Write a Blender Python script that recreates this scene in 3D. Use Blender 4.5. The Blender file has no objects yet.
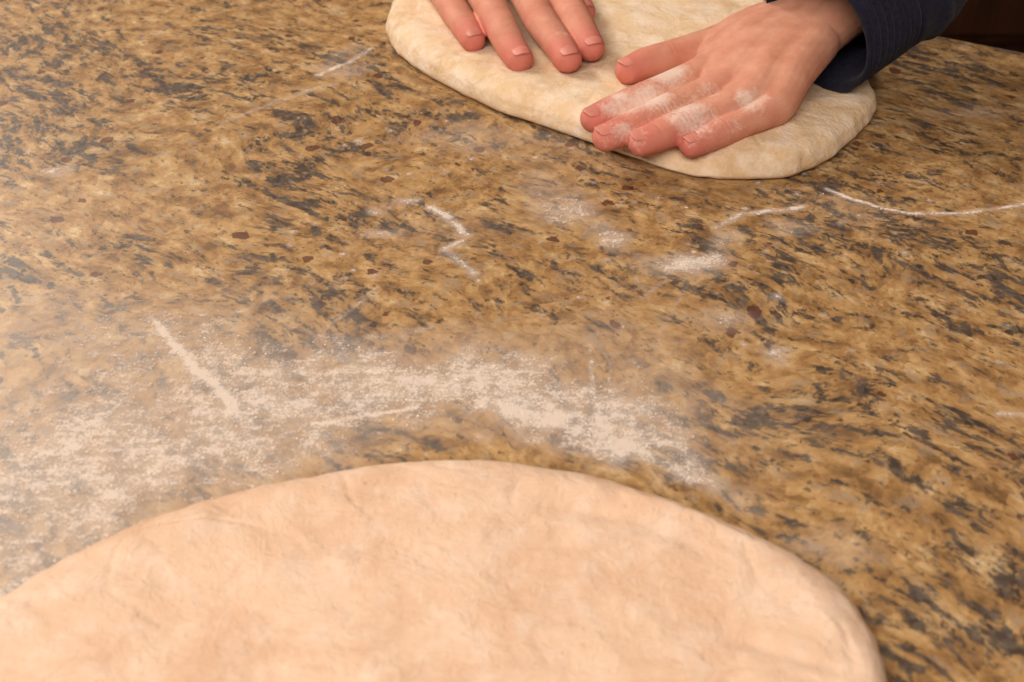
import bpy, bmesh, math, random
import numpy as np
from mathutils import Vector, noise, Matrix
random.seed(4); np.random.seed(4)
Z0=0.90      # worktop height; plan coordinates below are millimetres on the worktop
scn=bpy.context.scene
# ---------------------------------------------------------------- helpers
def link(o,parent=None):
    scn.collection.objects.link(o)
    if parent: o.parent=parent
    return o
def mesh_obj(name,verts,faces,mat=None,parent=None,smooth=True):
    me=bpy.data.meshes.new(name); me.from_pydata([tuple(v) for v in verts],[],faces); me.update()
    bm=bmesh.new(); bm.from_mesh(me); bmesh.ops.recalc_face_normals(bm,faces=bm.faces); bm.to_mesh(me); bm.free()
    if smooth: me.polygons.foreach_set('use_smooth',[True]*len(me.polygons))
    o=bpy.data.objects.new(name,me)
    if mat: me.materials.append(mat)
    return link(o,parent)
def empty(name,loc=(0,0,0)):
    e=bpy.data.objects.new(name,None); e.location=loc; e.empty_display_size=.1
    return link(e)
def box(name,lo,hi,mat,parent=None,bevel=0.0,rot=None):
    x0,y0,z0=lo;x1,y1,z1=hi
    v=[(x0,y0,z0),(x1,y0,z0),(x1,y1,z0),(x0,y1,z0),(x0,y0,z1),(x1,y0,z1),(x1,y1,z1),(x0,y1,z1)]
    if rot: v=[tuple(rot@Vector(p)) for p in v]
    f=[(0,3,2,1),(4,5,6,7),(0,1,5,4),(1,2,6,5),(2,3,7,6),(3,0,4,7)]
    o=mesh_obj(name,v,f,mat,parent,smooth=False)
    if bevel:
        m=o.modifiers.new('b','BEVEL'); m.width=bevel; m.segments=3
    return o
def catmull(pts,n,closed=False):
    pts=[np.array(p,float) for p in pts]; out=[]; N=len(pts)
    segs=N if closed else N-1
    for i in range(segs):
        if closed: p0,p1,p2,p3=pts[(i-1)%N],pts[i],pts[(i+1)%N],pts[(i+2)%N]
        else:
            p1,p2=pts[i],pts[i+1]
            p0=pts[i-1] if i>0 else 2*p1-p2
            p3=pts[i+2] if i+2<N else 2*p2-p1
        for k in range(n):
            t=k/n
            out.append(.5*((2*p1)+(-p0+p2)*t+(2*p0-5*p1+4*p2-p3)*t*t+(-p0+3*p1-3*p2+p3)*t**3))
    if not closed: out.append(pts[-1])
    return np.array(out)
def tube(points,seg=20,n=8,flat=1.0,caps=True,up=(0,0,1)):
    c=catmull(points,n)
    ctr=c[:,:3]; r=c[:,3]
    tan=np.gradient(ctr,axis=0); tan/=np.linalg.norm(tan,axis=1)[:,None]
    V=[];Fc=[]
    rings=[]
    def ring(ce,t,rad):
        u=np.array(up,float); u=u-t*np.dot(u,t); u/=np.linalg.norm(u); s=np.cross(t,u)
        i0=len(V)
        for k in range(seg):
            a=2*math.pi*k/seg
            V.append(ce+rad*(math.cos(a)*s+flat*math.sin(a)*u))
        rings.append(i0)
    if caps:
        for a in (80,60,40,20):
            a=math.radians(a); ring(ctr[0]-tan[0]*r[0]*math.sin(a),tan[0],r[0]*math.cos(a))
    for i in range(len(ctr)): ring(ctr[i],tan[i],r[i])
    if caps:
        for a in (20,40,60,80):
            a=math.radians(a); ring(ctr[-1]+tan[-1]*r[-1]*math.sin(a)*.9,tan[-1],r[-1]*math.cos(a))
    for a,b in zip(rings[:-1],rings[1:]):
        for k in range(seg): Fc.append((a+k,a+(k+1)%seg,b+(k+1)%seg,b+k))
    Fc.append(tuple(rings[0]+k for k in reversed(range(seg)))); Fc.append(tuple(rings[-1]+k for k in range(seg)))
    return V,Fc
def remeshed(name,parts,voxel,smooth,mat,parent):
    V=[];Fc=[]
    for v,f in parts:
        o=len(V); V+= list(v); Fc+=[tuple(i+o for i in q) for q in f]
    ob=mesh_obj(name+'_src',V,Fc)
    m=ob.modifiers.new('r','REMESH'); m.mode='VOXEL'; m.voxel_size=voxel; m.adaptivity=0
    s=ob.modifiers.new('s','SMOOTH'); s.factor=.5; s.iterations=smooth
    dg=bpy.context.evaluated_depsgraph_get(); dg.update()
    me=bpy.data.meshes.new_from_object(ob.evaluated_get(dg)); me.name=name
    src=ob.data; bpy.data.objects.remove(ob); bpy.data.meshes.remove(src)
    me.materials.clear(); me.materials.append(mat)
    me.polygons.foreach_set('use_smooth',[True]*len(me.polygons))
    o=bpy.data.objects.new(name,me); return link(o,parent)
# ---------------------------------------------------------------- materials
def newmat(name):
    m=bpy.data.materials.new(name); m.use_nodes=True; nt=m.node_tree
    return m,nt,nt.nodes,nt.links,nt.nodes['Principled BSDF']
def srgb(r,g,b):
    f=lambda c:(c/255/12.92) if c/255<=.04045 else ((c/255+.055)/1.055)**2.4
    return (f(r),f(g),f(b),1)
def ramp(n,stops,interp='LINEAR'):
    r=n.new('ShaderNodeValToRGB'); r.color_ramp.interpolation=interp
    els=r.color_ramp.elements
    while len(els)<len(stops): els.new(.5)
    for e,(p,c) in zip(els,stops): e.position=p; e.color=c if len(c)==4 else (*c,1)
    return r
def mixc(n,l,fac,a,b,mode='MIX'):
    m=n.new('ShaderNodeMix'); m.data_type='RGBA'; m.blend_type=mode
    for s,v in ((m.inputs[0],fac),(m.inputs[6],a),(m.inputs[7],b)):
        if hasattr(v,'links'): l.new(v,s)
        else: s.default_value=v
    return m.outputs[2]
def math_(n,l,op,a,b=0,c=None,clamp=False):
    m=n.new('ShaderNodeMath'); m.operation=op; m.use_clamp=clamp
    for i,v in enumerate((a,b,c)):
        if v is None: continue
        if hasattr(v,'links'): l.new(v,m.inputs[i])
        else: m.inputs[i].default_value=v
    return m.outputs[0]
def noise_(n,l,vec,scale,detail=3,rough=.5,dist=0):
    t=n.new('ShaderNodeTexNoise'); t.inputs['Scale'].default_value=scale; t.inputs['Detail'].default_value=detail
    t.inputs['Roughness'].default_value=rough; t.inputs['Distortion'].default_value=dist
    if vec: l.new(vec,t.inputs['Vector'])
    return t
def bump_(n,l,h,strength,dist,bsdf,prev=None):
    b=n.new('ShaderNodeBump'); b.inputs['Strength'].default_value=strength; b.inputs['Distance'].default_value=dist
    l.new(h,b.inputs['Height'])
    if prev: l.new(prev,b.inputs['Normal'])
    l.new(b.outputs[0],bsdf.inputs['Normal']); return b.outputs[0]
BL=(0,0,0,1);WH=(1,1,1,1)
def granite():
    m,nt,n,l,b=newmat('granite_gold')
    tc=n.new('ShaderNodeTexCoord')
    mp=n.new('ShaderNodeMapping'); mp.inputs['Rotation'].default_value=(0,0,math.radians(40)); l.new(tc.outputs['Object'],mp.inputs[0])
    warp=noise_(n,l,mp.outputs[0],6,2)
    vs=n.new('ShaderNodeVectorMath'); vs.operation='MULTIPLY_ADD'; l.new(warp.outputs['Color'],vs.inputs[0]); vs.inputs[1].default_value=(.07,.07,.0); l.new(mp.outputs[0],vs.inputs[2])
    def scaled(s,off=0):
        q=n.new('ShaderNodeMapping'); q.inputs['Scale'].default_value=s; q.inputs['Location'].default_value=(off,off,0); l.new(vs.outputs[0],q.inputs[0]); return q.outputs[0]
    def cells(scale,vec):
        vo=n.new('ShaderNodeTexVoronoi'); vo.inputs['Scale'].default_value=scale; l.new(vec,vo.inputs['Vector'])
        bw=n.new('ShaderNodeSeparateColor'); l.new(vo.outputs['Color'],bw.inputs[0]); return bw
    wf=noise_(n,l,mp.outputs[0],180,2); wv=n.new('ShaderNodeVectorMath'); wv.operation='MULTIPLY_ADD'; l.new(wf.outputs['Color'],wv.inputs[0]); wv.inputs[1].default_value=(.006,.006,0); l.new(vs.outputs[0],wv.inputs[2])
    g1=cells(120,wv.outputs[0]); g2=cells(360,wv.outputs[0])
    base=noise_(n,l,scaled((58,75,50)),1,5,.60)
    bs=math_(n,l,'MULTIPLY_ADD',math_(n,l,'SUBTRACT',g1.outputs[0],.5),.15,base.outputs[0])
    bs=math_(n,l,'MULTIPLY_ADD',math_(n,l,'SUBTRACT',g2.outputs[0],.5),.11,bs)
    col=ramp(n,[(.28,srgb(118,89,57)),(.40,srgb(151,115,74)),(.52,srgb(175,138,91)),(.64,srgb(191,158,112)),(.80,srgb(212,189,154))]); l.new(bs,col.inputs[0])
    qn=noise_(n,l,scaled((80,110,70),7),1,4,.6); qr=ramp(n,[(.56,BL),(.62,WH)]); l.new(qn.outputs[0],qr.inputs[0])
    c2=mixc(n,l,math_(n,l,'MULTIPLY',qr.outputs[0],.45),col.outputs[0],srgb(154,140,124))
    a=noise_(n,l,scaled((52,114,60)),1,6,.70,.35); k=noise_(n,l,scaled((11,20,13),3),1,3,.5)
    sm=math_(n,l,'MULTIPLY_ADD',math_(n,l,'SUBTRACT',k.outputs[0],.5),.46,a.outputs[0])
    sm=math_(n,l,'MULTIPLY_ADD',math_(n,l,'SUBTRACT',g2.outputs[1],.5),.08,sm)
    hr=ramp(n,[(.48,BL),(.56,WH)]); l.new(sm,hr.inputs[0])
    c25=mixc(n,l,math_(n,l,'MULTIPLY',hr.outputs[0],.45),c2,srgb(114,88,60))
    dr=ramp(n,[(.562,BL),(.586,(.8,.8,.8)),(.64,WH)]); l.new(sm,dr.inputs[0])
    dk=mixc(n,l,g2.outputs[0],srgb(44,40,42),srgb(92,86,82))
    c3=mixc(n,l,math_(n,l,'MULTIPLY',dr.outputs[0],.88),c25,dk)
    ff=noise_(n,l,scaled((190,290,90),11),1,3,.6); fr=ramp(n,[(.61,BL),(.65,WH)]); l.new(ff.outputs[0],fr.inputs[0])
    c3=mixc(n,l,math_(n,l,'MULTIPLY',fr.outputs[0],.6),c3,srgb(68,56,50))
    gv=n.new('ShaderNodeTexVoronoi'); gv.inputs['Scale'].default_value=52; gv.inputs['Randomness'].default_value=1; l.new(wv.outputs[0],gv.inputs['Vector'])
    gs=n.new('ShaderNodeSeparateColor'); l.new(gv.outputs['Color'],gs.inputs[0])
    wob=math_(n,l,'MULTIPLY_ADD',a.outputs[0],.5,gv.outputs['Distance'])
    thr=math_(n,l,'MULTIPLY_ADD',gs.outputs[1],.14,.33)
    gm=math_(n,l,'MULTIPLY',math_(n,l,'LESS_THAN',wob,thr),math_(n,l,'GREATER_THAN',gs.outputs[0],.68))
    c4=mixc(n,l,math_(n,l,'MULTIPLY',gm,.8),c3,srgb(80,36,34))
    l.new(c4,b.inputs['Base Color'])
    b.inputs['Roughness'].default_value=.42; b.inputs['Specular IOR Level'].default_value=.35
    return m
def flour_sheet_mat():
    m,nt,n,l,b=newmat('flour_dust')
    at=n.new('ShaderNodeAttribute'); at.attribute_name='flour_amount'
    tc=n.new('ShaderNodeTexCoord')
    f=noise_(n,l,tc.outputs['Object'],900,3,.7); f2=noise_(n,l,tc.outputs['Object'],150,6,.75)
    mp=n.new('ShaderNodeMapping'); mp.inputs['Rotation'].default_value=(0,0,math.radians(35)); mp.inputs['Scale'].default_value=(50,260,1); l.new(tc.outputs['Object'],mp.inputs[0])
    f3=noise_(n,l,mp.outputs[0],1,4,.65)
    s=math_(n,l,'MULTIPLY_ADD',math_(n,l,'SUBTRACT',f.outputs[0],.5),1.6,at.outputs['Fac'])
    s=math_(n,l,'MULTIPLY_ADD',math_(n,l,'SUBTRACT',f2.outputs[0],.5),1.9,s)
    s=math_(n,l,'MULTIPLY_ADD',math_(n,l,'SUBTRACT',f3.outputs[0],.5),.8,s)
    sp=math_(n,l,'MULTIPLY',math_(n,l,'SUBTRACT',s,.42),1.45,clamp=True)
    thin=math_(n,l,'MULTIPLY',at.outputs['Fac'],.46,clamp=True)
    gate=math_(n,l,'MULTIPLY',at.outputs['Fac'],5,clamp=True)
    al=math_(n,l,'MULTIPLY',math_(n,l,'MAXIMUM',math_(n,l,'MULTIPLY',sp,.82),thin),gate)
    l.new(al,b.inputs['Alpha'])
    b.inputs['Base Color'].default_value=srgb(236,221,209); b.inputs['Roughness'].default_value=1; b.inputs['Specular IOR Level'].default_value=.1
    return m
def plain(name,c,rough=.6,bump=None,var=None):
    m,nt,n,l,b=newmat(name); b.inputs['Roughness'].default_value=rough
    tc=n.new('ShaderNodeTexCoord')
    t=noise_(n,l,tc.outputs['Object'],var or 20,4)
    r=ramp(n,[(.3,tuple(x*.82 for x in c[:3])),(.7,tuple(min(1,x*1.12) for x in c[:3]))]); l.new(t.outputs[0],r.inputs[0]); l.new(r.outputs[0],b.inputs['Base Color'])
    if bump:
        t2=noise_(n,l,tc.outputs['Object'],bump[0],4); bump_(n,l,t2.outputs[0],bump[1],bump[2],b)
    return m
def wood(name,c1,c2):
    m,nt,n,l,b=newmat(name); tc=n.new('ShaderNodeTexCoord')
    mp=n.new('ShaderNodeMapping'); mp.inputs['Scale'].default_value=(14,14,1.2); l.new(tc.outputs['Object'],mp.inputs[0])
    t=noise_(n,l,mp.outputs[0],2,6,.6,1.0); r=ramp(n,[(.3,c1),(.7,c2)]); l.new(t.outputs[0],r.inputs[0]); l.new(r.outputs[0],b.inputs['Base Color'])
    b.inputs['Roughness'].default_value=.45; bump_(n,l,t.outputs[0],.2,.001,b); return m
def dough_mat(name,base,dark,light,flour=.5,lo=.48):
    m,nt,n,l,b=newmat(name); tc=n.new('ShaderNodeTexCoord')
    a=noise_(n,l,tc.outputs['Object'],26,6,.62,.6); r=ramp(n,[(.34,dark),(.5,base),(.66,light)]); l.new(a.outputs[0],r.inputs[0])
    s=noise_(n,l,tc.outputs['Object'],420,3,.6); sr=ramp(n,[(.64,BL),(.72,WH)]); l.new(s.outputs[0],sr.inputs[0])
    c=mixc(n,l,math_(n,l,'MULTIPLY',sr.outputs[0],.28),r.outputs[0],tuple(x*.6 for x in dark[:3])+(1,))
    fl=noise_(n,l,tc.outputs['Object'],60,8,.76); fr=ramp(n,[(lo,BL),(lo+.2,WH)]); l.new(fl.outputs[0],fr.inputs[0])
    c=mixc(n,l,math_(n,l,'MULTIPLY',fr.outputs[0],flour),c,srgb(242,227,212))
    l.new(c,b.inputs['Base Color']); b.inputs['Roughness'].default_value=.92; b.inputs['Specular IOR Level'].default_value=.12
    b.inputs['Subsurface Weight'].default_value=.08; b.inputs['Subsurface Radius'].default_value=(1,.7,.45); b.inputs['Subsurface Scale'].default_value=.003
    md=noise_(n,l,tc.outputs['Object'],130,4,.6,.8)
    h=math_(n,l,'ADD',a.outputs[0],math_(n,l,'MULTIPLY',md.outputs[0],.40))
    h=math_(n,l,'SUBTRACT',h,math_(n,l,'MULTIPLY',sr.outputs[0],.06))
    p=bump_(n,l,h,.65,.0045,b); f=noise_(n,l,tc.outputs['Object'],900,2); bump_(n,l,f.outputs[0],.3,.0005,b,p)
    return m
def skin_mat():
    m,nt,n,l,b=newmat('skin'); tc=n.new('ShaderNodeTexCoord')
    red=n.new('ShaderNodeAttribute'); red.attribute_name='red'; fl=n.new('ShaderNodeAttribute'); fl.attribute_name='flour'
    a=noise_(n,l,tc.outputs['Object'],60,4,.6); r=ramp(n,[(.3,srgb(198,134,110)),(.5,srgb(210,149,124)),(.7,srgb(220,164,140))]); l.new(a.outputs[0],r.inputs[0])
    c=mixc(n,l,math_(n,l,'MULTIPLY',red.outputs['Fac'],.75,clamp=True),r.outputs[0],srgb(206,110,102))
    f=noise_(n,l,tc.outputs['Object'],500,3,.7); f2=noise_(n,l,tc.outputs['Object'],90,4,.7)
    s=math_(n,l,'ADD',math_(n,l,'MULTIPLY',math_(n,l,'SUBTRACT',f.outputs[0],.5),1.0),math_(n,l,'MULTIPLY',math_(n,l,'SUBTRACT',f2.outputs[0],.5),1.6))
    s=math_(n,l,'ADD',s,fl.outputs['Fac']); s=math_(n,l,'MULTIPLY',math_(n,l,'SUBTRACT',s,.38),1.5,clamp=True)
    c=mixc(n,l,math_(n,l,'MULTIPLY',s,.74),c,srgb(238,218,206))
    l.new(c,b.inputs['Base Color']); b.inputs['Roughness'].default_value=.65; b.inputs['Specular IOR Level'].default_value=.3
    b.inputs['Subsurface Weight'].default_value=.15; b.inputs['Subsurface Radius'].default_value=(1,.4,.25); b.inputs['Subsurface Scale'].default_value=.003
    v=n.new('ShaderNodeTexVoronoi'); v.inputs['Scale'].default_value=900; l.new(tc.outputs['Object'],v.inputs['Vector'])
    bump_(n,l,v.outputs['Distance'],.25,.0004,b); return m
def cloth(name,c):
    m,nt,n,l,b=newmat(name); tc=n.new('ShaderNodeTexCoord')
    a=noise_(n,l,tc.outputs['Object'],300,3,.6); r=ramp(n,[(.3,tuple(x*.7 for x in c[:3])),(.7,tuple(x*1.4 for x in c[:3]))]); l.new(a.outputs[0],r.inputs[0]); l.new(r.outputs[0],b.inputs['Base Color'])
    b.inputs['Roughness'].default_value=.9; b.inputs['Sheen Weight'].default_value=.06; b.inputs['Specular IOR Level'].default_value=.12
    bump_(n,l,a.outputs[0],.5,.001,b); return m
M_gran=granite(); M_flour=flour_sheet_mat(); M_skin=skin_mat()
M_clump=plain('flour_clump',srgb(240,226,210),1,None,200)
M_dough1=dough_mat('dough_near_lit_mat',srgb(227,194,167),srgb(220,183,154),srgb(233,203,178),.42,.47)
M_dough2=dough_mat('dough_far_lit_mat',srgb(226,197,160),srgb(214,182,143),srgb(233,208,175),.7,.43)  # same dough as near; pinker and yellower light is put into the two colours
M_navy=cloth('navy_fleece',srgb(30,30,46)); M_jean=cloth('denim',srgb(48,58,92))
M_nail=plain('nail',srgb(214,136,122),.5,None,100)
M_wood=wood('dark_walnut',srgb(52,30,20),srgb(84,52,34)); M_wall=plain('wall_paint',srgb(190,165,130),.9,(80,.1,.002),3)
M_floor=wood('floor_boards',srgb(96,62,38),srgb(130,88,56)); M_ceil=plain('ceiling_paint',srgb(225,215,200),.9,None,3)
M_hair=plain('hair',srgb(60,38,24),.6,(300,.6,.003),90); M_shoe=plain('shoe_leather',srgb(40,34,32),.5,None,40); M_metal=plain('brushed_steel',srgb(170,165,160),.3,None,60)
# ---------------------------------------------------------------- room
box('floor',(-3,-2.5,-.05),(3.5,3.2,0),M_floor); box('ceiling',(-3,-2.5,2.5),(3.5,3.2,2.55),M_ceil)
box('wall_back',(-3,3.2,0),(3.5,3.3,2.5),M_wall); box('wall_front',(-3,-2.6,0),(3.5,-2.5,2.5),M_wall)
box('wall_left',(-3.1,-2.5,0),(-3,3.2,2.5),M_wall); box('wall_right',(3.5,-2.5,0),(3.6,3.2,2.5),M_wall)
cab=empty('kitchen_cabinet',(0,2.9,0))
def cbox(nm,lo,hi,mat,bv=.004):
    return box(nm,(lo[0],lo[1]-2.9,lo[2]),(hi[0],hi[1]-2.9,hi[2]),mat,cab,bv)
cbox('carcass',(-2.2,2.6,.1),(3.2,3.19,.88),M_wood); cbox('plinth',(-2.2,2.66,0),(3.2,3.19,.1),M_wood); cbox('worktop',(-2.22,2.56,.88),(3.22,3.19,.92),M_gran)
for i in range(9):
    x=-2.18+i*.6
    cbox(f'door_panel_{i}',(x,2.575,.13),(x+.56,2.6,.68),M_wood,.006); cbox(f'drawer_front_{i}',(x,2.575,.70),(x+.56,2.6,.86),M_wood,.006)
    cbox(f'pull_{i}',(x+.22,2.55,.775),(x+.34,2.562,.787),M_metal,.004)
# ---------------------------------------------------------------- island
ed=Vector((.878,-.478,0)).normalized()
ev=Vector((ed.y,-ed.x,0))
O=Vector((.303,.812,0))
R=Matrix(((ed.x,ev.x,0,0),(ed.y,ev.y,0,0),(0,0,1,0),(0,0,0,1)))
isl=empty('kitchen_island')
def ibox(nm,lo,hi,mat,bv):
    return box(nm,lo,hi,mat,isl,bv,rot=Matrix.Translation(O)@R)
ibox('countertop',(-1.4,0,Z0-.032),(.9,1.15,Z0),M_gran,.006)
ibox('cabinet_base',(-1.33,.22,.1),(.84,1.1,Z0-.032),M_wood,.003); ibox('toe_kick',(-1.28,.28,0),(.8,1.04,.1),M_wood,.002)
for i in range(4): ibox(f'panel_{i}',(-1.30+i*.535,.205,.14),(-1.30+i*.535+.5,.22,Z0-.07),M_wood,.004)
# ---------------------------------------------------------------- dough
def mm(L): return [(a/1000,b/1000) for a,b in L]
def dough(name,outline,ctr,thick,w,mat,presses=(),seed=0,ridges=(),foldamp=.0006):
    oc=catmull(outline,24,closed=True); n=len(oc)
    ctr=np.array(ctr); V=[];Fc=[]
    ts=list(np.linspace(.0,.80,50)[1:])+list(np.linspace(.805,1.0,40))
    V.append(None)
    def wobf(o,t): return 1+(.008*noise.noise(Vector((o[0]*45,o[1]*45,seed+5)))+.006*noise.noise(Vector((o[0]*120,o[1]*120,seed+2))))*t
    def ht(x,y,e):
        k=min(1,e/w); h=thick*math.sqrt(max(0,1-(1-k)**2))
        h=.38*thick+ h*.62
        q=Vector((x*9,y*9,seed)); h+=.0022*k*noise.noise(q)+.0013*k*noise.noise(q*3.1)+.0009*k*noise.noise(q*8)
        fold=1-abs(noise.noise(Vector((x*22,y*34,seed+9)))*2); h-=foldamp*k*max(0,fold-.86)/.14*math.exp(-(e/.06)**2)
        for (ax,ay,r,dep) in presses:
            d2=((x-ax)**2+(y-ay)**2)/(r*r); h-=dep*math.exp(-d2)
        for pts,rw,amp in ridges:
            dm=9
            for a,b in zip(pts[:-1],pts[1:]):
                a=np.array(a[:2]);b=np.array(b[:2]);p=np.array((x,y)); t=max(0,min(1,np.dot(p-a,b-a)/np.dot(b-a,b-a))); dm=min(dm,np.linalg.norm(p-a-t*(b-a)))
            h+=amp*math.exp(-(dm/rw)**2)*(.5+1.0*abs(noise.noise(Vector((x*40,y*40,seed+3)))))
        return max(h,.003)
    for t in ts:
        for k in range(n):
            o=oc[k]; rad=o-ctr; L=np.linalg.norm(rad)
            p=ctr+rad*t*wobf(o,t); V.append((p[0],p[1],Z0+ht(p[0],p[1],(1-t)*L)))
    V[0]=(ctr[0],ctr[1],Z0+ht(ctr[0],ctr[1],1))
    for f,zf in ((-.0012,.24),(-.0002,.10),(.0022,.02),(.005,.0)):
        for k in range(n):
            o=oc[k]; rad=o-ctr; L=np.linalg.norm(rad)
            p=ctr+rad*wobf(o,1)*(1-f/L); V.append((p[0],p[1],Z0+thick*zf+.0004))
    nr=len(ts)+4
    for k in range(n): Fc.append((0,1+k,1+(k+1)%n))
    for r in range(nr-1):
        a=1+r*n;b=a+n
        for k in range(n): Fc.append((a+k,b+k,b+(k+1)%n,a+(k+1)%n))
    Fc.append(tuple(1+(nr-1)*n+k for k in range(n)))
    return mesh_obj(name,V,Fc,mat),oc,ctr
o1=mm([(-187,282),(-173,297),(-155,313),(-133,326),(-105,338),(-78,347),(-50,353),(-30,355),(-5,354),(20,349),(44,341),(67,330),(86,319),(104,306),(117,293),(126,277),(129,262),(129,244),
 (127,200),(100,130),(40,75),(-40,55),(-120,75),(-185,140),(-207,205),(-203,245),(-196,268)])
rid=[(mm([(11,336),(43,330),(73,318),(90,303),(105,284),(113,262)]),.006,.0022),(mm([(19,322),(49,314),(71,299)]),.004,-.0017),(mm([(-110,322),(-72,330),(-37,336)]),.005,-.0011),
 (mm([(79,258),(96,251),(109,247)]),.003,-.0020),(mm([(-147,299),(-120,314)]),.006,.0012),(mm([(70,325),(92,308)]),.003,-.0015)]
_,oc1,ct1=dough('pizza_dough',o1,(-.035,.21),.017,.014,M_dough1,seed=1.3,ridges=rid)
# ---------------------------------------------------------------- hands: joint chains (x mm, y mm, height above worktop, radius)
def chain(xy,z,r): return [(x/1000,y/1000,Z0+a,b) for (x,y),a,b in zip(xy,z,r)]
LH={'thumb':chain([(144,737),(122,720),(100,711),(85,705),(74,698)],(.028,.027,.026,.0245,.023),(.0125,.0128,.0112,.0106,.0092)),
 'index':chain([(117,678),(95,662),(77,650),(60,640),(48,632)],(.030,.028,.0265,.0245,.023),(.0115,.0106,.0104,.0094,.0084)),
 'middle':chain([(124,654),(102,642),(84,628),(66,617),(54,610)],(.031,.028,.0265,.024,.0225),(.0118,.0107,.0106,.0096,.0086)),
 'ring':chain([(134,638),(114,628),(98,618),(83,609),(74,605)],(.030,.027,.0255,.0235,.022),(.0116,.0104,.0103,.0093,.0084)),
 'pinky':chain([(148,633),(134,624),(122,617),(111,610),(103,605)],(.027,.0245,.023,.0215,.0205),(.011,.0096,.0095,.0085,.0077))}
RH={'thumb':chain([(6,910),(24,858),(37,821),(44,801),(49,788)],(.034,.032,.029,.027,.025),(.013,.0125,.0112,.0106,.0094)),
 'index':chain([(20,843),(34,798),(41,767),(48,740),(52,728)],(.034,.033,.0315,.028,.025),(.0122,.0116,.0114,.0103,.0093)),
 'middle':chain([(-5,851),(10,796),(19,757),(30,730),(36,713)],(.034,.034,.032,.027,.024),(.0125,.0118,.0116,.0104,.0095)),
 'ring':chain([(-32,839),(-18,789),(-9,756),(-1,729),(5,714)],(.034,.033,.031,.026,.0235),(.0122,.0115,.0113,.0103,.0093)),
 'pinky':chain([(-60,839),(-46,802),(-39,779),(-31,759),(-26,746)],(.031,.0295,.028,.025,.0225),(.0116,.0105,.0104,.0094,.0085))}
person=empty('person_kneading',(0,0,0))
def build_hand(name,chains,wrist,elbow,flourpts):
    parts=[]
    wr=np.array(wrist); mc={}
    idx=np.array(chains['index'][0][:3]); pk=np.array(chains['pinky'][0][:3]); side=(idx-pk); side/=np.linalg.norm(side)
    fd=(np.array(chains['middle'][0][:3])-wr); fd/=np.linalg.norm(fd)
    offs={'index':.017,'middle':.006,'ring':-.006,'pinky':-.016}; st={}
    for k,off in offs.items():
        m=np.array(chains[k][0][:3]); s=wr+side*off+fd*.004; mid=(m+s)/2+np.array((0,0,.002))
        ch=[(*s,.0155),(*mid,.0150),(*(m-fd*.014-np.array((0,0,.0005))),.0132)]+[tuple(c) for c in chains[k]]
        parts.append(tube(ch,flat=.95)); mc[k]=m; st[k]=s
    for a,b in (('index','middle'),('middle','ring'),('ring','pinky')):
        for t in (.33,.67):
            m=mc[a]*(1-t)+mc[b]*t-fd*.002-np.array((0,0,.001)); s=st[a]*(1-t)+st[b]*t
            parts.append(tube([(*s,.0155),(*((s+m)/2+np.array((0,0,.002))),.0150),(*(m-fd*.012),.0130),(*m,.0105)],flat=.95))
    th=chains['thumb']; t0=np.array(th[0][:3]); s=wr+side*.020+fd*.008
    parts.append(tube([(*s,.0155),(*((s+t0)/2),.0155)]+[tuple(c) for c in th],flat=.95))
    t1=np.array(th[1][:3])
    for t in (.2,.4,.6,.8):
        e=mc['index']*(1-t)+t1*t-fd*(.004+.010*math.sin(math.pi*t)); s2=(wr+side*(.017+.004*t)+fd*.012)
        parts.append(tube([(*s2,.0155),(*((s2+e)/2+np.array((0,0,.001))),.0148),(*e,.0105)],flat=.95))
    el=np.array(elbow); f=el-wr; f/=np.linalg.norm(f)
    for o in (-.012,0,.012):
        parts.append(tube([(*(wr+fd*.025+side*o*1.3),.0155),(*(wr+side*o),.0165),(*(wr+f*.05+side*o),.018),(*(wr+f*.12+side*o*.8),.022),(*(el-f*.03),.028)],flat=.98))
    hb=remeshed(name,parts,.0008,9,M_skin,person)
    me=hb.data; nv=len(me.vertices); co=np.empty(nv*3); me.vertices.foreach_get('co',co); co=co.reshape(-1,3)
    nm=np.empty(nv*3); me.vertices.foreach_get('normal',nm); nm=nm.reshape(-1,3)
    red=np.zeros(nv); disp=np.zeros(nv)
    for k,ch in chains.items():
        c=np.array(ch)
        tip=c[-1,:3]; d=np.linalg.norm(co-tip,axis=1); red=np.maximum(red,np.exp(-(d/.019)**2)*1.1)
        for j,(J,a) in enumerate(((c[2],.6),(c[0],.35),(c[3],.5))):
            d=np.linalg.norm(co-J[:3],axis=1); red=np.maximum(red,a*np.exp(-(d/.013)**2))
        for j in ((2,3) if k!='thumb' else (2,)):
            J=c[j,:3]; ax=c[j+1,:3]-c[j-1,:3]; ax/=np.linalg.norm(ax); d=np.linalg.norm(co-J,axis=1); s=(co-J)@ax
            near=(d<c[j,3]*1.6)&(nm[:,2]>.0)
            for sh,am in (((-.003,.7),(0,1),(.003,.7)) if j==2 else ((0,.8),)):
                disp[near]-= (am*.00038*np.exp(-((s-sh)/.0008)**2)*np.clip(nm[:,2],0,1))[near]
    co2=co+nm*disp[:,None]; me.vertices.foreach_set('co',co2.ravel())
    fl=np.zeros(nv)
    for (x,y,z,r,a) in flourpts:
        d=np.linalg.norm(co-np.array((x/1000,y/1000,Z0+z)),axis=1); fl=np.maximum(fl,a*np.exp(-(d/r)**2))
    for nme,arr in (('red',red),('flour',fl)):
        at=me.attributes.new(nme,'FLOAT','POINT'); at.data.foreach_set('value',arr.astype(np.float32))
    me.update()
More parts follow.
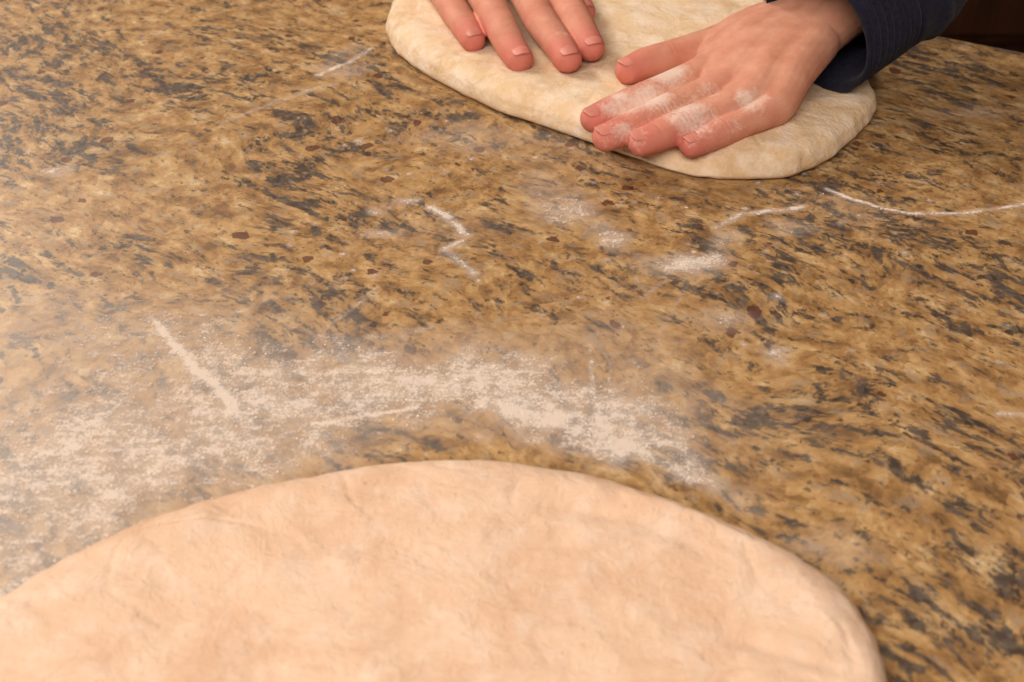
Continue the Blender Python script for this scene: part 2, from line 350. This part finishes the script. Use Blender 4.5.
    for k,ch in chains.items():
        c=np.array(ch); tip=c[-1,:3]; ax=c[-1,:3]-c[-2,:3]; ax/=np.linalg.norm(ax); r=c[-1,3]-.0004
        up=np.array((0,-.1,1.0)); 
        if k=='thumb': up=np.array((0,-.3,1.0))+side*.3
        up=up-ax*np.dot(up,ax); up/=np.linalg.norm(up); sd=np.cross(ax,up)
        L=.0105 if k!='pinky' else .0085; V=[];Fc=[]; NU,NV=12,12; amax=math.radians(42)
        for i in range(NU+1):
            for j in range(NV+1):
                u=-1+2*i/NU; v=-1+2*j/NV
                uu=u*math.sqrt(1-.35*v*v); vv=v*math.sqrt(1-.35*u*u)
                a=vv*amax; rr=r*(1-.08*max(0,uu)**2)
                V.append(tip+ax*(uu*L/2+.0008)+rr*(math.sin(a)*sd+.97*math.cos(a)*up))
        for i in range(NU):
            for j in range(NV):
                q=i*(NV+1)+j; Fc.append((q,q+1,q+NV+2,q+NV+1))
        o=mesh_obj(name+'_nail_'+k,V,Fc,M_nail,person); so=o.modifiers.new('s','SOLIDIFY'); so.thickness=.0004; so.offset=0
LWw=(.184,.715,Z0+.043)
L_el=(.40,.865,Z0+.150); L_sh=(.40,1.07,Z0+.42)
fl=[(81,637,.036,.017,1.3),(66,631,.034,.015,1.2),(132,608,.040,.013,1.2),(102,616,.036,.019,1.0),(89,683,.036,.011,.9),(93,664,.036,.014,1.3),(64,602,.032,.014,.8),(140,628,.040,.011,1.0),(118,640,.040,.014,.5)]
build_hand('hand_left',LH,LWw,L_el,fl)
R_wr=(-.045,.915,Z0+.052); R_el=(-.06,1.12,Z0+.17); R_sh=(.08,1.22,Z0+.42)
build_hand('hand_right',RH,R_wr,R_el,[(31,729,.03,.010,.6),(0,735,.03,.010,.5)])
o2=mm([(-90,824),(-85,785),(-69,752),(-44,721),(-14,689),(17,665),(47,643),(76,621),(103,604),(132,598),(161,602),(188,621),(212,651),(229,680),(233,706),(234,775),(200,825),(140,865),(70,890),(-10,905),(-75,885)])
pr=[(.19,.70,.03,.005)]
for ch in (LH,RH):
    for k,c in ch.items():
        for q in c[2:]: pr.append((q[0],q[1],.012,.0022))
_,oc2,ct2=dough('pizza_dough',o2,(.08,.77),.0185,.018,M_dough2,presses=pr,seed=7.7,foldamp=.0008)
# ---------------------------------------------------------------- clothing / body
def sleeve(name,path,n=10,seg=128,seed=0):
    c=catmull(path,n*3); ctr=c[:,:3]; r=c[:,3]; tan=np.gradient(ctr,axis=0); tan/=np.linalg.norm(tan,axis=1)[:,None]
    arc=np.concatenate([[0],np.cumsum(np.linalg.norm(np.diff(ctr,axis=0),axis=1))])
    V=[];Fc=[];rings=0
    def ring(ce,t,rad,s,plain=False):
        nonlocal rings
        u=np.array((0,0,1.)); u=u-t*np.dot(u,t); u/=np.linalg.norm(u); sd=np.cross(t,u)
        for k in range(seg):
            a=2*math.pi*k/seg; rr=rad
            if not plain:
                if s<.040: rr+=.0007*math.sin(s*2*math.pi/.004)+.0030*noise.noise(Vector((math.cos(a)*1.5,math.sin(a)*1.5,s*20+seed)))
                else:
                    g=min(1,(s-.040)/.02); rr+=g*(.006*noise.noise(Vector((math.cos(a)*1.3,math.sin(a)*1.3,s*26+seed)))+.006*noise.noise(Vector((math.cos(a)*1.2,math.sin(a)*1.2,s*70+seed)))+.001)
                    rr+=-.0025*math.exp(-((s-.042)/.002)**2)
            V.append(ce+rr*(math.cos(a)*sd+math.sin(a)*u*.93))
        rings+=1
    ring(ctr[0]+tan[0]*.04,tan[0],r[0]-.005,0,True); ring(ctr[0]+tan[0]*.004,tan[0],r[0]-.004,0,True); ring(ctr[0]-tan[0]*.0005,tan[0],r[0]-.002,0,True)
    for i in range(len(ctr)): ring(ctr[i],tan[i],r[i],arc[i])
    for a in range(rings-1):
        for k in range(seg): Fc.append((a*seg+k,a*seg+(k+1)%seg,(a+1)*seg+(k+1)%seg,(a+1)*seg+k))
    Fc.append(tuple((rings-1)*seg+k for k in range(seg)))
    return mesh_obj(name,V,Fc,M_navy,person)
def lerp(a,b,t): return np.array(a[:3])*(1-t)+np.array(b[:3])*t
sleeve('sleeve_left',[(.187,.691,Z0+.054,.044),(.203,.702,Z0+.059,.045),(.230,.725,Z0+.069,.045),(.266,.756,Z0+.085,.047),(*lerp(LWw,L_el,.7),.051),(*L_el,.056),(*lerp(L_el,L_sh,.5),.062),(*L_sh,.072)],n=14,seed=3)
sleeve('sleeve_right',[(*lerp(R_wr,R_el,.12),.036),(*lerp(R_wr,R_el,.3),.038),(*lerp(R_wr,R_el,.5),.046),(*R_el,.056),(*lerp(R_el,R_sh,.5),.062),(*R_sh,.072)],n=14,seed=9)
cx,cy=.245,1.15; axs=np.array((ed.x,ed.y,0)); nrm=np.array((-ev.x,-ev.y,0))
def loft(rows,seg=48):
    V=[];Fc=[]
    for (u,v,z,rx,ry) in rows:
        for k in range(seg):
            t=2*math.pi*k/seg; V.append(np.array((cx,cy,0))+axs*(u+rx*math.cos(t))+nrm*(v+ry*math.sin(t))+np.array((0,0,z)))
    for a in range(len(rows)-1):
        for k in range(seg): Fc.append((a*seg+k,a*seg+(k+1)%seg,(a+1)*seg+(k+1)%seg,(a+1)*seg+k))
    Fc.append(tuple(reversed(range(seg)))); Fc.append(tuple((len(rows)-1)*seg+k for k in range(seg)))
    return V,Fc
torso=loft([(0,.05,.86,.165,.115),(0,.05,.95,.162,.112),(0,.045,1.05,.158,.11),(0,.035,1.15,.172,.12),(0,.03,1.25,.185,.12),(0,.03,1.33,.18,.105),(0,.035,1.38,.13,.085),(0,.03,1.41,.07,.065),(0,.02,1.44,.062,.06)])
remeshed('sweatshirt_torso',[torso,tube([(*L_sh,.075),(*(np.array((cx,cy,1.32))+axs*.05),.08)]),tube([(*R_sh,.075),(*(np.array((cx,cy,1.32))-axs*.05),.08)])],.006,6,M_navy,person)
B=lambda u,v,z:tuple(np.array((cx,cy,0))+axs*u+nrm*v+np.array((0,0,z)))
remeshed('jeans',[loft([(0,.05,.78,.155,.11),(0,.05,.9,.158,.108)])]+[tube([(*B(s*.085,.05,.84),.088),(*B(s*.09,.045,.66),.082),(*B(s*.095,.05,.48),.062),(*B(s*.095,.06,.3),.056),(*B(s*.095,.06,.1),.05)],seg=32) for s in (-1,1)],.006,6,M_jean,person)
for s,nm_ in ((-1,'shoe_right'),(1,'shoe_left')):
    remeshed(nm_,[tube([(*B(s*.095,.08,.045),.04),(*B(s*.10,.02,.042),.042),(*B(s*.105,-.09,.036),.033)],seg=24,flat=.9)],.004,3,M_shoe,person)
remeshed('head',[tube([(*B(0,.02,1.38),.052),(*B(0,.0,1.46),.05),(*B(0,-.01,1.52),.055)],seg=32),
  tube([(*B(0,-.03,1.52),.05),(*B(0,-.02,1.56),.072),(*B(0,.0,1.62),.082),(*B(0,.0,1.65),.074)],seg=40),
  tube([(*B(0,-.105,1.60),.008),(*B(0,-.118,1.575),.011),(*B(0,-.112,1.565),.012)],seg=16),
  tube([(*B(-.02,-.095,1.533),.006),(*B(.0,-.1,1.533),.008),(*B(.02,-.095,1.533),.006)],seg=12),
  tube([(*B(.082,.0,1.57),.008),(*B(.088,.005,1.6),.011)],seg=12),tube([(*B(-.082,.0,1.57),.008),(*B(-.088,.005,1.6),.011)],seg=12)],.003,5,M_skin,person)
remeshed('hair',[tube([(*B(0,.03,1.53),.07),(*B(0,.025,1.6),.088),(*B(0,.015,1.66),.086)],seg=40),tube([(*B(-.05,-.05,1.68),.03),(*B(.05,-.055,1.685),.032)],seg=24)],.004,4,M_hair,person)
for s in (-1,1):
    v,f=tube([(*B(s*.03,-.083,1.60),.011),(*B(s*.03,-.085,1.60),.011)],seg=16); mesh_obj('eye_%s'%('l' if s>0 else 'r'),v,f,M_shoe,person)
# ---------------------------------------------------------------- flour and a painted gloss haze (plan positions in mm)
x0,x1,y0,y1,st=-.50,.55,.22,1.0,.0012
xs=np.arange(x0,x1,st); ys=np.arange(y0,y1,st); X0,Y0=np.meshgrid(xs,ys); D=np.zeros_like(X0)
def vn(scale,seed):
    rs=np.random.RandomState(seed); w_=int((x1-x0)/scale)+3; h_=int((y1-y0)/scale)+3; g=rs.rand(h_,w_)
    fx=(X0-x0)/scale; fy=(Y0-y0)/scale; ix=fx.astype(int); iy=fy.astype(int); tx=fx-ix; ty=fy-iy; tx=tx*tx*(3-2*tx); ty=ty*ty*(3-2*ty)
    return (g[iy,ix]*(1-tx)+g[iy,ix+1]*tx)*(1-ty)+(g[iy+1,ix]*(1-tx)+g[iy+1,ix+1]*tx)*ty
Xs=X0+(vn(.016,1)-.5)*.0024+(vn(.004,2)-.5)*.0012; Ys=Y0+(vn(.016,3)-.5)*.0024+(vn(.004,4)-.5)*.0012
Xb=X0+(vn(.03,5)-.5)*.03+(vn(.008,6)-.5)*.012; Yb=Y0+(vn(.03,7)-.5)*.022+(vn(.008,8)-.5)*.012
blobs=[(-196,375,95,42,0,.50),(-206,342,70,52,0,.46),(-146,405,64,40,-10,.44),(-175,449,50,28,-20,.34),(-96,405,60,24,0,.60),(-52,414,60,24,-8,.74),(-6,412,50,21,-15,.84),(30,394,44,17,-25,.86),(55,372,34,10,-35,.82),
 (-82,441,80,22,0,.32),(-142,482,60,28,0,.2),(-184,299,50,50,0,.40),(62,457,60,60,0,.14),(29,637,50,30,-20,.2),(-29,649,30,20,-20,.34),(27,567,17,12,-10,.85),(19,589,18,18,0,.42),(54,537,13,9,-20,.75),(48,552,10,8,0,.5),
 (100,519,15,6,5,.95),(94,516,22,9,0,.8),(115,537,11,8,20,.65),(152,547,11,7,0,.55),(127,437,6,7,0,.95),(133,485,4,4,0,.85),(110,463,13,10,0,.5),(-75,543,11,5,5,.65),(-63,573,6,5,0,.85),(-77,565,5,4,0,.75),(-267,610,7,6,0,.85),(-95,649,4,4,0,.8),
 (120,317,20,10,0,.42),(-193,291,6,20,0,.6),(289,682,34,16,0,.3),(78,351,15,7,-30,.6),(-230,562,80,60,0,.10),(189,562,34,22,0,.18),(105,384,50,30,0,.16),(59,412,28,22,0,.32),(-240,457,50,30,0,.40),(-34,547,50,22,0,.18),  # the faintest wide blob here paints gloss reflection haze, not flour
 (-181,353,90,46,0,.40),(-118,378,58,20,0,.42),(-111,748,18,13,30,.45),(37,445,44,20,0,.22),(-122,426,52,24,0,.36)]
for bx,by,rx,ry,rot,a_ in blobs:
    bx/=1000;by/=1000;rx/=1000;ry/=1000
    k_=1.0 if rx>.025 else .5
    XX,YY=Xb*k_+X0*(1-k_),Yb*k_+Y0*(1-k_)
    c,s=math.cos(math.radians(rot)),math.sin(math.radians(rot)); dx=XX-bx;dy=YY-by
    u=(dx*c+dy*s)/rx; v=(-dx*s+dy*c)/ry; g=a_*np.exp(-(u*u+v*v)**1.1)
    D=1-(1-D)*(1-np.clip(g,0,1))
D*=.60+.40*vn(.016,11)+.40*vn(.006,12)
strokes=[([(-179,466),(-152,433),(-124,399)],2.8,1.35),([(-131,739),(-115,758),(-100,781)],3,.95),([(-131,748),(-111,784)],6,.5),([(-181,673),(-154,699),(-118,727)],2.4,.6),
 ([(-46,570),(-34,557),(-24,541)],3.0,1.05),([(-23,539),(-35,527)],2.4,.9),([(-35,527),(-20,505)],3,1.05),([(126,561),(142,565),(163,570)],2.4,1.15),([(126,561),(111,549)],3,.8),
 ([(182,589),(201,573),(225,563),(259,565),(293,574),(330,590)],1.8,1.15),([(217,394),(231,394),(250,396)],1.8,.8),([(-87,388),(-44,399)],1.6,1.15),([(37,433),(39,388)],1.3,.75),([(46,430),(45,394)],1.3,.65),
 ([(-14,401),(21,391),(55,369),(75,355)],5.5,.92),([(-66,425),(-33,419),(-6,425)],4,.75),([(-115,408),(-82,398)],4,.75),([(69,445),(100,522)],1.8,.35),([(65,482),(94,516)],1.8,.35),([(-89,457),(-70,490)],1.6,.6),([(-122,482),(-152,457)],1.8,.6),([(-40,457),(-83,445)],2.8,.5)]
br=.5+.75*vn(.006,21)
for pts,wd,a_ in strokes:
    q=catmull([np.array(t)/1000 for t in pts],6); wd/=1000; dm=np.full(X0.shape,9.)
    for a,b in zip(q[:-1],q[1:]):
        ab=b-a; t=np.clip(((Xs-a[0])*ab[0]+(Ys-a[1])*ab[1])/(ab@ab),0,1); dm=np.minimum(dm,np.hypot(Xs-a[0]-t*ab[0],Ys-a[1]-t*ab[1]))
    g=a_*np.exp(-(dm/wd)**2)*br
    D=np.maximum(D,g)+np.minimum(D,g)*.3
rs=np.random.RandomState(5)
for i in range(130):
    bx,by=rs.uniform(-.12,.25),rs.uniform(.40,.68); r=rs.uniform(.0008,.0022); i0=int((by-y0)/st); j0=int((bx-x0)/st); w_=6
    sl=(slice(i0-w_,i0+w_),slice(j0-w_,j0+w_)); D[sl]=np.maximum(D[sl],rs.uniform(.5,1.1)*np.exp(-((X0[sl]-bx)**2+(Y0[sl]-by)**2)/r**2))
def inside(oc,ctr,shrink):
    q=ctr+(oc-ctr)*shrink; x=X0;y=Y0; r=np.zeros(X0.shape,bool); n=len(q); j=n-1
    for i in range(0,n):
        xi,yi=q[i];xj,yj=q[j]
        if yi!=yj:
            c=((yi>y)!=(yj>y))&(x<(xj-xi)*(y-yi)/(yj-yi)+xi); r^=c
        j=i
    return r
D[inside(oc1[::4],ct1,1.0)]=0; D[inside(oc2[::4],ct2,.995)]=0
ny,nx=X0.shape; me=bpy.data.meshes.new('flour_dusting')
keep=D>.04
kf=keep[:-1,:-1]|keep[1:,:-1]|keep[:-1,1:]|keep[1:,1:]
idx=np.arange(ny*nx).reshape(ny,nx); ii,jj=np.nonzero(kf)
faces=np.stack([idx[ii,jj],idx[ii,jj+1],idx[ii+1,jj+1],idx[ii+1,jj]],1)
used=np.unique(faces); mp_=np.full(ny*nx,-1); mp_[used]=np.arange(len(used)); faces=mp_[faces]
co=np.stack([X0.ravel()[used],Y0.ravel()[used],Z0+.0003+.0004*np.clip(D.ravel()[used],0,1)],1)
me.vertices.add(len(co)); me.vertices.foreach_set('co',co.ravel().astype(np.float32)); me.loops.add(faces.size); me.loops.foreach_set('vertex_index',faces.ravel().astype(np.int32))
me.polygons.add(len(faces)); me.polygons.foreach_set('loop_start',(np.arange(len(faces))*4).astype(np.int32)); me.update(calc_edges=True); me.validate()
at=me.attributes.new('flour_amount','FLOAT','POINT'); at.data.foreach_set('value',D.ravel()[used].astype(np.float32)); me.materials.append(M_flour)
fo=link(bpy.data.objects.new('flour_dusting',me))
V=[];Fc=[]; 
ico=bmesh.new(); bmesh.ops.create_icosphere(ico,subdivisions=1,radius=1); iv=[v.co.copy() for v in ico.verts]; ifc=[tuple(v.index for v in f.verts) for f in ico.faces]; ico.free()
prob=(np.clip(D-.35,0,1)**1.5).ravel(); prob/=prob.sum(); pick=np.random.choice(nx*ny,1800,p=prob)
for k in pick:
    x=X0.ravel()[k]+random.uniform(-st,st); y=Y0.ravel()[k]+random.uniform(-st,st); r=random.choice((.0002,.0003,.0003,.0004,.0006)); o=len(V)
    for q in iv: V.append((x+q.x*r*random.uniform(.8,1.3),y+q.y*r*random.uniform(.8,1.3),Z0+.0006+q.z*r*.6))
    Fc+=[tuple(i+o for i in f) for f in ifc]
mesh_obj('clumps',V,Fc,M_clump,fo)
# ---------------------------------------------------------------- lights & camera
def area(name,loc,target,size,power,col):
    l=bpy.data.lights.new(name,'AREA'); l.size=size; l.energy=power; l.color=col; o=bpy.data.objects.new(name,l); link(o); o.location=loc
    o.rotation_euler=(Vector(target)-Vector(loc)).to_track_quat('-Z','Y').to_euler(); return o
area('ceiling_and_fill_light',(-1.3,1.75,2.45),(0,.6,.9),.9,68,(1,.90,.79)); area('ceiling_and_fill_light',(-.3,-.6,2.45),(0.1,.6,.9),1.4,60,(1,.90,.80))  # first is the ceiling lamp; second is an added fill without a fixture
wd=bpy.data.worlds.new('W'); scn.world=wd; wd.use_nodes=True; wd.node_tree.nodes['Background'].inputs[0].default_value=(1,.85,.7,1); wd.node_tree.nodes['Background'].inputs[1].default_value=.5
cam=bpy.data.cameras.new('camera'); co_=bpy.data.objects.new('camera',cam); link(co_); co_.location=(0,0,Z0+.35); co_.rotation_euler=(math.radians(52),0,0)
cam.sensor_width=36; cam.lens=41.48; cam.clip_start=.01; cam.dof.use_dof=True; cam.dof.focus_distance=.66; cam.dof.aperture_fstop=11
scn.camera=co_
scn.view_settings.view_transform='Standard'
